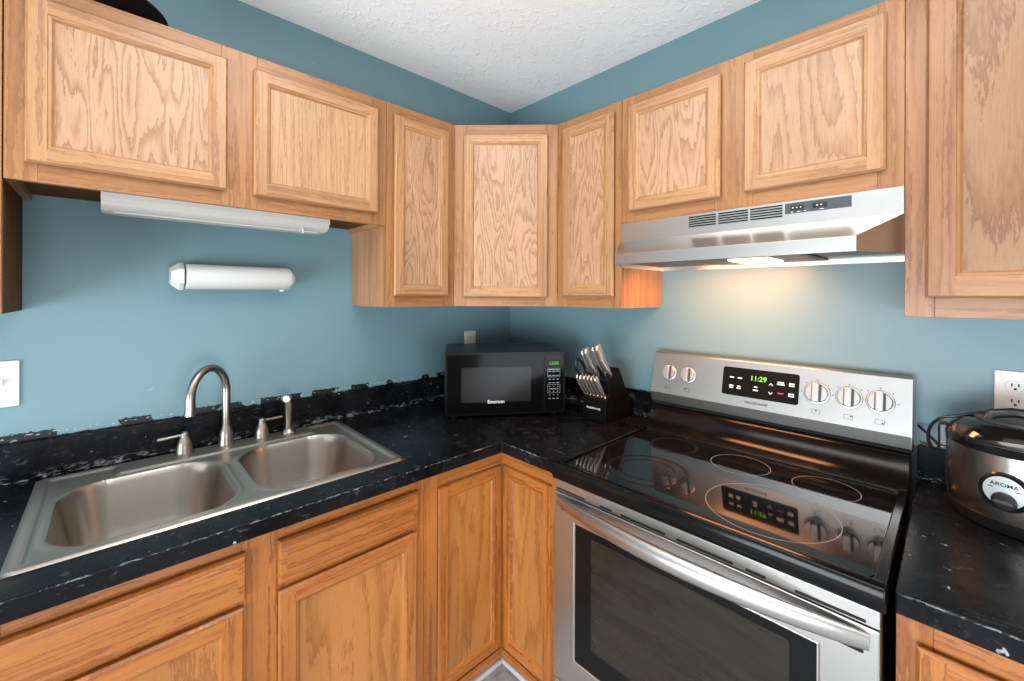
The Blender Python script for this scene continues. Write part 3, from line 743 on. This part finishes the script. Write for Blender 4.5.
def handle_mesh(name, parent, ln, w, t0, base, mat, curve=.28, x=0):
    """one flat curved handle rising along the lean from base"""
    b = MB(); vs = []; fs = []; N = 14
    for k in range(N + 1):
        q = k / N
        wd = t0 * (1.0 + .18 * math.sin(q * math.pi) - (.25 if k == 0 else 0)); hh = w * (.62 + .30 * math.sin(q * 2.6) + .38 * q ** 3)
        if k == N: wd *= .55; hh *= .72
        off = base + lean * (ln * q) + perp * (-curve * math.sin(q * math.pi) * .8 + curve * .2 * q)
        for a in range(12):
            an = 2 * math.pi * a / 12; c, s = math.cos(an), math.sin(an)
            cx = math.copysign(abs(c) ** .6, c); sx_ = math.copysign(abs(s) ** .6, s)
            vs.append(tuple(off + Vector((cx * wd / 2, 0, 0)) + perp * (sx_ * hh / 2)))
    for k in range(N):
        for a in range(12):
            fs.append([k * 12 + a, k * 12 + (a + 1) % 12, (k + 1) * 12 + (a + 1) % 12, (k + 1) * 12 + a])
    fs.append(list(range(12))[::-1]); fs.append([N * 12 + a for a in range(12)])
    b.add(vs, fs); return b.build(name, mat, parent, smooth=70)
names = ['outermost at the left', 'second from the left', 'third from the left', 'third from the right', 'second from the right', 'outermost at the right']
for k in range(6):
    x = 27.62 + k * .70
    base = Vector((x, -8.75, 40.0))
    kn = thing('steak_knife', 'steel handled steak knife in the front row of the knife block, ' + names[k], 'knife', base, group=KG)
    handle_mesh('handle', kn, 4.1, .92, .30, base - lean * .02, M['handle_steel'], .2)
    b = MB(); b.tube([base - lean * .7, base + lean * .05], [.2, .24], 8); b.build('bolster', M['chrome'], kn)
lab = ['large steel handled chef knife at the back right of the knife block', 'large steel handled knife beside the chef knife in the back row of the block', 'large steel handled knife in the middle of the upper row of the block', 'steel handled knife in the upper row of the block next to the scissors']
kinds = [(31.0, .42, 5.4, 1.25), (30.15, .40, 5.1, 1.1), (29.35, .16, 5.2, 1.2), (28.5, .16, 4.8, 1.1)]
for k, (x, s, ln, w) in enumerate(kinds):
    base = Vector((x, -8.55, 42.7)) + Vector((0, .874, .486)) * (s * 3.4 + .2)
    kn = thing('kitchen_knife', lab[k], 'knife', base, group=KG)
    handle_mesh('handle', kn, ln, w, .44, base + lean * .35, M['handle_steel'], .34)
    b = MB(); b.tube([base - lean * .6, base + lean * .2, base + lean * .5], [.26, .3, .22], 10); b.build('bolster', M['chrome'], kn)
base = Vector((27.7, -8.55, 42.7)) + Vector((0, .874, .486)) * .5
kn = thing('kitchen_scissors', 'black looped kitchen scissors at the left of the upper row of the knife block', 'scissors', base)
for s in (-1, 1):
    b = MB(); pts = []
    for k in range(25):
        a = 2 * math.pi * k / 24
        pts.append(base + lean * (2.3 + 1.75 * math.cos(a)) + perp * (s * .98 + .85 * math.sin(a)) + Vector((s * .12, 0, 0)))
    b.tube(pts, .23, 10); b.build('handle_loop', M['black_plastic'] if s < 0 else M['handle_steel'], kn, smooth=60)
b = MB(); b.tube([base - lean * .6, base + lean * .7], [.3, .34], 10); b.build('shank', M['chrome'], kn)

# ------------------------------------------------------------------ range hood
t = thing('range_hood', 'stainless steel under-cabinet range hood above the stove', 'range hood', (51, 0, 60))
HL, HR = 36.2, 65.72
b = MB()
top = [(HL, -.05), (HL, -12.6), (HR, -12.6), (HR, -.05)]
v = [(HL, -.05, 66.15), (HL, -12.6, 66.15), (HR, -12.6, 66.15), (HR, -.05, 66.15),
     (HL, -12.6, 63.65), (HR, -12.6, 63.65),
     (HL, -.05, 61.4), (HL, -12.6, 61.4), (38.75, -18, 61.35), (63.0, -18, 61.35), (HR, -12.6, 61.4), (HR, -.05, 61.4),
     (HL, -.05, 60.0), (HL, -12.6, 60.0), (38.75, -18, 60.0), (63.0, -18, 60.0), (HR, -12.6, 60.0), (HR, -.05, 60.0)]
f = [(0, 1, 2, 3), (1, 4, 5, 2), (4, 8, 9, 5), (4, 7, 8), (5, 9, 10), (7, 13, 14, 8), (8, 14, 15, 9), (9, 15, 16, 10), (10, 16, 17, 11), (0, 6, 7, 4, 1), (3, 2, 5, 10, 11), (6, 12, 13, 7), (0, 3, 11, 6), (6, 11, 17, 12)]
b.add(v, f)
hs = b.build('canopy', M['steel_x'], t, smooth=12)
sm = hs.modifiers.new('sheet', 'SOLIDIFY'); sm.thickness = .08 * I; sm.offset = -1
bv = hs.modifiers.new('bevel', 'BEVEL'); bv.width = .14 * I; bv.segments = 3; bv.limit_method = 'ANGLE'; bv.angle_limit = R(18); bv.harden_normals = True
b = MB(); v = [(HL + .1, -.15, 60.62), (HL + .1, -12.5, 60.62), (38.9, -17.8, 60.62), (62.9, -17.8, 60.62), (HR - .1, -12.5, 60.62), (HR - .1, -.15, 60.62)]
b.add(v + [(x, y, z + .1) for x, y, z in v], [(0, 1, 2, 3, 4, 5), (11, 10, 9, 8, 7, 6)] + [(i, (i + 1) % 6, 6 + (i + 1) % 6, 6 + i) for i in range(6)])
b.build('underside_panel', M['filter'], t)
b = MB(); b.box((45.8, -14, 60.42), (58.3, -1.6, 60.62)); b.build('filter_frame', M['black_satin'], t, bevel=.06)
b = MB()
for k in range(9): b.box((46.4, -13.4 + k * 1.3, 60.38), (57.7, -12.7 + k * 1.3, 60.43))
b.build('filter_ribs', M['filter'], t)
b = MB(); b.prism([(-12.2, 60.4), (-11.8, 60.12), (-6.4, 60.12), (-6.0, 60.4)], 0, 50.3, 54.7); b.build('lamp_lens', M['lamp'], t, bevel=.06)
m = frame((0, -12.66, 0), (1, 0, 0), (0, -1, 0))
for x0, x1 in ((45.97, 49.2), (49.5, 52.7), (52.95, 56.1)):
    b = MB(m)
    for k in range(5):
        z = 64.66 + k * .285; b.box((x0, -.02, z - .075), (x1, .03, z + .075))
    b.build('vent_grille', M['cavity'], t)
b = MB(m); b.box((56.35, -.02, 64.82), (61.95, .05, 65.92)); cp = b.build('control_panel', M['grey_panel'], t, bevel=.03)
for x in (57.45, 59.4):
    b = MB(m); b.box((x - .6, .05, 65.1), (x + .6, .16, 65.6)); sw = b.build('rocker_switch', M['black_plastic'], cp, bevel=.05)
b = MB(m)
for x in (57.1, 57.45, 57.8, 59.2, 59.55): b.box((x - .06, .158, 65.31), (x + .06, .165, 65.41))
for x, w in ((57.0, .2), (57.6, .25), (58.15, .15), (59.6, .3)): b.box((x - w / 2, .048, 64.92), (x + w / 2, .056, 64.98))
b.build('switch_legends', M['legend'], cp)

# ------------------------------------------------------------------ range
t = thing('electric_range', 'stainless steel electric range with a black glass cooktop between the counters', 'stove', (51, -13, 0))
b = MB(); b.box((36.45, -25.8, .6), (65.5, -.9, 34.5)); b.build('body', M['black_enamel'], t, bevel=.1)
b = MB()
for x in (38, 64):
    for y in (-24, -3):
        b = MB(); b.lathe([(.7, 0), (.7, .7)], (x, y, 0), 12); b.build('foot', M['black_plastic'], t)
# cooktop frame with rounded nose and rear riser, swept along x
prof = [(-1.0, 34.5), (-26.6, 34.5), (-27.15, 34.6), (-27.3, 35.0), (-27.3, 35.9), (-27.15, 36.3), (-26.7, 36.42), (-26.3, 36.40), (-26.0, 36.05), (-6.6, 36.05), (-6.2, 36.3), (-5.6, 36.5), (-4.9, 37.1), (-4.2, 38.0), (-3.6, 38.9), (-3.2, 39.25), (-1.0, 39.3)]
b = MB(); b.prism(prof, 0, 36.25, 65.75); b.box((36.25, -26.4, 36.0), (36.98, -6.2, 36.42)); b.box((65.02, -26.4, 36.0), (65.75, -6.2, 36.42)); b.build('cooktop_frame', M['black_enamel'], t, bevel=.12, seg=3, smooth=50)
b = MB(); b.prism(rrect(37.0, -25.95, 65.0, -6.65, .8), 2, 36.03, 36.12); gt = b.build('glass_cooktop', M['glass_top'], t, bevel=.04, seg=2)
GZ = 36.12
for (x, y, r, mt, ww, lb) in ((43.2, -10.6, 2.85, 'glass_ring_dim', .20, 'dim'), (51.45, -11.0, 3.1, 'glass_ring', .03, ''), (59.7, -11.1, 2.9, 'glass_ring', .03, ''), (57.0, -20.3, 5.4, 'glass_ring', .032, ''), (44.6, -20.4, 4.3, 'glass_ring_dim', .20, 'dim')):
    b = MB(); b.ring((x, y), r, ww, GZ, 72, .003); b.build('burner_ring', M[mt], gt)
b = MB(); b.ring((44.6, -20.4), 3.0, .12, GZ, 64, .003); b.build('burner_ring', M['glass_ring_dim'], gt)
# backguard
b = MB(); b.prism([(-1.0, 39.4), (-3.36, 39.75), (-3.6, 41.15), (-2.2, 47.1), (-1.9, 47.25), (-1.0, 47.25)], 0, 36.1, 65.9); bg = b.build('backguard', M['steel_x'], t, bevel=.06, smooth=4)
b = MB(); b.box((36.15, -3.0, 39.3), (65.85, -1.2, 39.75)); b.build('backguard_gap', M['cavity'], t)
cvec = Vector((0, 1.4, 5.95)).normalized(); nvec = Vector((0, -5.95, 1.4)).normalized()
def bgp(x, z):        # point of the backguard face at height z
    return Vector((x, -3.6 + (z - 41.15) * 1.4 / 5.95, z))
mb = frame(bgp(0, 41.15), (1, 0, 0), nvec, cvec)
k_ = 6.112 / 5.95
fz = lambda z: (z - 41.15) * k_
b = MB(mb); b.prism(rrect(46.55, fz(42.5), 55.6, fz(46.2), .3), 1, -.02, .05); dp = b.build('display_panel', M['oven_border'], bg, bevel=.02)
mt_ = lambda x, z: frame(mb @ Vector((x, .05, fz(z))), (1, 0, 0), nvec, cvec)
text('clock_digits', '11:29', .90, mt_(51.0, 45.0), M['led'], dp)
b = MB(mb)
for x, z, w in ((47.75, 44.85, .55), (48.75, 44.85, .55), (47.75, 43.75, .55), (47.75, 43.5, .5), (48.7, 43.75, .4), (48.7, 43.5, .55), (50.75, 43.95, .4), (50.75, 43.55, .6), (53.6, 44.95, .7), (53.6, 44.7, .85), (54.8, 44.95, .6), (54.8, 44.7, .6), (54.8, 43.7, .6), (54.8, 43.45, .6)):
    b.box((x - w / 2, .045, fz(z) - .08), (x + w / 2, .06, fz(z) + .08))
for s, z in ((1, 44.55), (-1, 43.45)):
    for q in (-1, 1): b.add([(52.5, .06, fz(z) + s * .18), (52.5 + q * .22, .06, fz(z) - s * .08), (52.5 + q * .22, .06, fz(z) - s * .2), (52.5, .06, fz(z) + s * .06)], [(0, 1, 2, 3)])
b.build('button_legends', M['legend'], dp)
b = MB(mb); b.box((53.3, .045, fz(43.6) - .08), (53.95, .06, fz(43.6) + .08)); b.build('cancel_legend', M['legend_red'], dp)
text('brand_lettering', 'FRIGIDAIRE', .47, frame(mb @ Vector((50.9, 0, fz(41.85))), (1, 0, 0), nvec, cvec), M['legend_dark'], bg, 1.15)
for x, z, r in ((38.75, 44.3, 1.02), (41.65, 44.3, 1.02), (57.42, 44.3, 1.15), (60.5, 44.3, 1.08), (63.25, 44.3, 1.08)):
    km = frame(mb @ Vector((x, 0, fz(z))), (1, 0, 0), nvec, cvec)
    b = MB(km); b.lathe([(r + .16, .0), (r + .16, .05), (r + .06, .06), (r, .08), (r, .32), (r * .93, .45), (r * .2, .48)], (0, 0, 0), 40, axis=1)
    kn = b.build('control_knob', M['knob_metal'], bg, smooth=40)
    b = MB(km); b.lathe([(r + .20, -.01), (r + .20, .03), (r + .14, .035)], (0, 0, 0), 48, axis=1); b.build('dial_ring', M['legend_dark'], kn)
    b = MB(km); b.prism(rrect(-.36, -r * .98, .36, r * 1.02, .3), 1, .4, 1.05); b.build('grip', M['knob_metal'], kn, bevel=.1)
    b = MB(km); b.box((.36, .42, -r * .9), (.50, .75, r * .9)); b.box((-.46, .42, -r * .9), (-.36, .7, r * .9)); b.build('grip_shade', M['grey_panel'], kn)
    b = MB(mb); q = z - 2.15; w = .42
    for (x0, x1, z0, z1) in ((x - w, x + w, q - .25, q - .215), (x - w, x + w, q + .215, q + .25), (x - w, x - w + .035, q - .25, q + .25), (x + w - .035, x + w, q - .25, q + .25)):
        b.box((x0, -.01, fz(z0)), (x1, .012, fz(z1)))
    dx = {38.75: (-.2, -.08), 41.65: (-.15, .1), 57.42: (.0, .1), 60.5: (.25, .08), 63.25: (.25, -.1)}[x]
    b.box((x + dx[0] - .09, -.01, fz(q + dx[1]) - .07), (x + dx[0] + .09, .012, fz(q + dx[1]) + .07))
    if x > 50:
        for a in range(0, 360, 45):
            if 200 < a < 340: continue
            b.box((x + (r + .42) * math.cos(R(a)) - .06, -.01, fz(z) + (r + .42) * math.sin(R(a)) - .05), (x + (r + .42) * math.cos(R(a)) + .06, .012, fz(z) + (r + .42) * math.sin(R(a)) + .05))
    b.build('dial_print', M['legend_dark'], bg)
# front: vent trim, oven door, window, handle, drawer
b = MB(); b.box((36.3, -26.75, 33.15), (65.45, -25.8, 34.4)); vt = b.build('vent_trim', M['steel_x'], t, bevel=.06)
b = MB()
for x0, x1 in ((36.6, 40.6), (42.7, 44.1), (45.2, 50), (51.1, 56), (57, 58.5), (60.5, 64.7)):
    b = MB(); b.box((x0, -26.78, 33.28), (x1, -26.6, 33.50)); b.build('vent_slot', M['cavity'], vt)
DX0, DX1, DZ0, DZ1 = 36.3, 65.45, 11.2, 33.05
od = MB(); wx0, wx1, wz0, wz1 = 39.25, 62.0, 14.6, 30.3
xs = [DX0, wx0, wx1, DX1]; zs = [DZ0, wz0, wz1, DZ1]
od.cells(xs, zs, lambda i, j: not (i == 1 and j == 1), 25.8, 26.85)
od.v = [(x, -z, y) for x, y, z in od.v]
dr = od.build('oven_door', M['steel_x'], t, bevel=.12, seg=3)
b = MB(); b.prism(rrect(wx0 + .02, wz0 + .02, wx1 - .02, wz1 - .02, .2), 1, -26.78, -26.2); win = b.build('window_border', M['oven_border'], dr)
b = MB(); b.cells([wx0 - .02, wx0 + .12, wx1 - .12, wx1 + .02], [wz0 - .02, wz0 + .12, wz1 - .12, wz1 + .02], lambda i, j: not (i == 1 and j == 1), 26.6, 26.84)
b.v = [(x, -z, y) for x, y, z in b.v]; b.build('window_trim', M['chrome'], dr, bevel=.04)
b = MB(); b.prism(rrect(41.55, 17.2, 60.15, 29.4, .25), 1, -26.8, -26.5); b.build('window_glass', M['oven_glass'], dr)
b = MB(); N = 40; vs = []; fs = []; sg = 20
for k in range(N + 1):
    q = k / N; x = 36.9 + (64.9 - 36.9) * q; bow = 1 - (2 * q - 1) ** 2
    yc = -26.95 - 2.2 * bow; hz = .58 + .32 * bow ** .7; th = .22 + .40 * bow ** .8
    for a in range(sg):
        an = 2 * math.pi * a / sg; vs.append((x, yc - th * math.cos(an), 32.15 + .35 * bow + hz * math.sin(an)))
for k in range(N):
    for a in range(sg): fs.append([k * sg + a, k * sg + (a + 1) % sg, (k + 1) * sg + (a + 1) % sg, (k + 1) * sg + a])
fs.append(list(range(sg))); fs.append([N * sg + a for a in range(sg)])
b.add(vs, fs); b.build('handle', M['steel_x'], dr, smooth=60)
for x0, x1 in ((37.3, 39.0), (62.4, 64.6)):
    b = MB(); b.prism(rrect(x0, 31.15, x1, 31.4, .12), 1, -26.9, -26.7); b.build('handle_recess', M['cavity'], dr)
b = MB(); b.box((DX0, -26.7, 3.2), (DX1, -25.8, 10.9)); b.build('storage_drawer', M['steel_x'], t, bevel=.15)

# ------------------------------------------------------------------ rice cooker
cx, cy = 73.45, -6.35
t = thing('rice_cooker', 'stainless steel and black rice cooker on the counter right of the range', 'rice cooker', (cx, cy, 36))
b = MB(); b.lathe([(4.2, 36.02), (4.6, 36.15), (4.9, 36.9), (4.95, 37.25)], (cx, cy, 0), 56); b.build('base', M['black_plastic'], t)
b = MB(); b.lathe([(4.9, 37.2), (5.02, 37.6), (5.1, 39.5), (5.08, 41.5), (5.0, 42.7)], (cx, cy, 0), 64); b.build('steel_body', M['steel_cooker'], t, smooth=50)
b = MB(); b.lathe([(4.95, 42.65), (5.17, 42.8), (5.2, 43.5), (5.1, 43.75), (4.7, 44.3), (3.9, 44.85), (2.6, 45.05), (.3, 45.1)], (cx, cy, 0), 64); ld = b.build('lid', M['black_gloss'], t, smooth=50)
b = MB(); b.tube([(cx - 2.4, cy - 1.5, 44.9), (cx - 2.2, cy - 1.4, 45.6), (cx - 1, cy - 1, 45.85), (cx + 1, cy - 1, 45.85), (cx + 2.2, cy - 1.4, 45.6), (cx + 2.4, cy - 1.5, 44.9)], .32, 12, 1.3); b.build('lid_handle', M['black_plastic'], ld, smooth=50)
b = MB(); b.lathe([(3.2, 44.75), (3.25, 45.14), (3.1, 45.18), (.2, 45.2)], (cx, cy, 0), 40); b.build('lid_vent', M['grey_panel'], ld)
b = MB(); b.prism(rrect(-1.2, -.35, 1.2, .35, .2), 1, 0, .35)
fr = Vector((-.31, -.95, 0)).normalized(); ut = Vector((-fr.y, fr.x, 0))
mm = frame(Vector((cx, cy, 43.2)) + fr * 5.03, ut, fr)
b.v = [tuple(mm @ Vector(p)) for p in b.v]; b.build('lid_reflection_tab', M['black_gloss'], ld, bevel=.06)  # glossy tab added where the lid front only shows a reflection
b = MB(); b.box((cx - 5.6, cy - .8, 41.7), (cx - 4.9, cy + .8, 43.9)); b.build('side_handle', M['black_plastic'], t, bevel=.2)
mm = frame(Vector((cx, cy, 39.85)) + fr * 4.82, ut, fr)
b = MB(mm); b.lathe([(1.5, 0), (1.6, .3), (1.52, .48), (1.2, .5)], (0, 0, 0), 40, axis=1); bd = b.build('switch_bezel', M['black_gloss'], t)
b = MB(mm); b.lathe([(1.24, .4), (1.24, .54), (1.18, .56)], (0, 0, .05), 40, axis=1); b.build('badge', M['silver_badge'], bd)
b = MB(mm); b.lathe([(.76, .45), (.76, .60), (.66, .68), (.3, .7)], (0, 0, -.72), 32, axis=1); sw = b.build('cook_switch', M['black_plastic'], bd)
b = MB(mm); b.prism(rrect(-.55, -.9, .55, -.62, .12), 1, .68, .84); b.build('switch_lever', M['grey_panel'], sw, bevel=.05)
text('brand_lettering', 'AROMA', .42, frame(mm @ Vector((0, .565, .62)), ut, fr), M['legend_dark'], bd, 1.1)
for x0 in (-.95, .62):
    b = MB(mm); b.box((x0, .56, .26), (x0 + .33, .572, .34)); b.build('switch_print', M['legend_dark'], bd)
b = MB(); P = [(cx + 1.5, cy + 2.5, 45.35), (cx - .6, cy + 1.2, 45.55), (cx - 2.6, cy + .4, 45.3), (cx - 4.2, cy - .2, 44.75), (cx - 5.4, cy - .2, 44.3), (cx - 6.15, cy + .2, 43.2), (cx - 6.3, cy + .5, 41.8), (cx - 5.9, cy + .8, 40.9), (cx - 5.6, cy + 1.4, 41.2), (cx - 6.4, cy + 3.6, 41.6), (cx - 7.2, cy + 5.6, 41.9)]
def spline(P, n=6):
    P = [Vector(p) for p in P]; out = []
    for i in range(len(P) - 1):
        p0, p1, p2, p3 = P[max(i - 1, 0)], P[i], P[i + 1], P[min(i + 2, len(P) - 1)]
        for k in range(n):
            q = k / n
            out.append(.5 * ((2 * p1) + (p2 - p0) * q + (2 * p0 - 5 * p1 + 4 * p2 - p3) * q * q + (3 * p1 - p0 - 3 * p2 + p3) * q ** 3))
    return out + [P[-1]]
b.tube(spline(P), .14, 10); b.build('power_cord', M['black_plastic'], t, smooth=60)
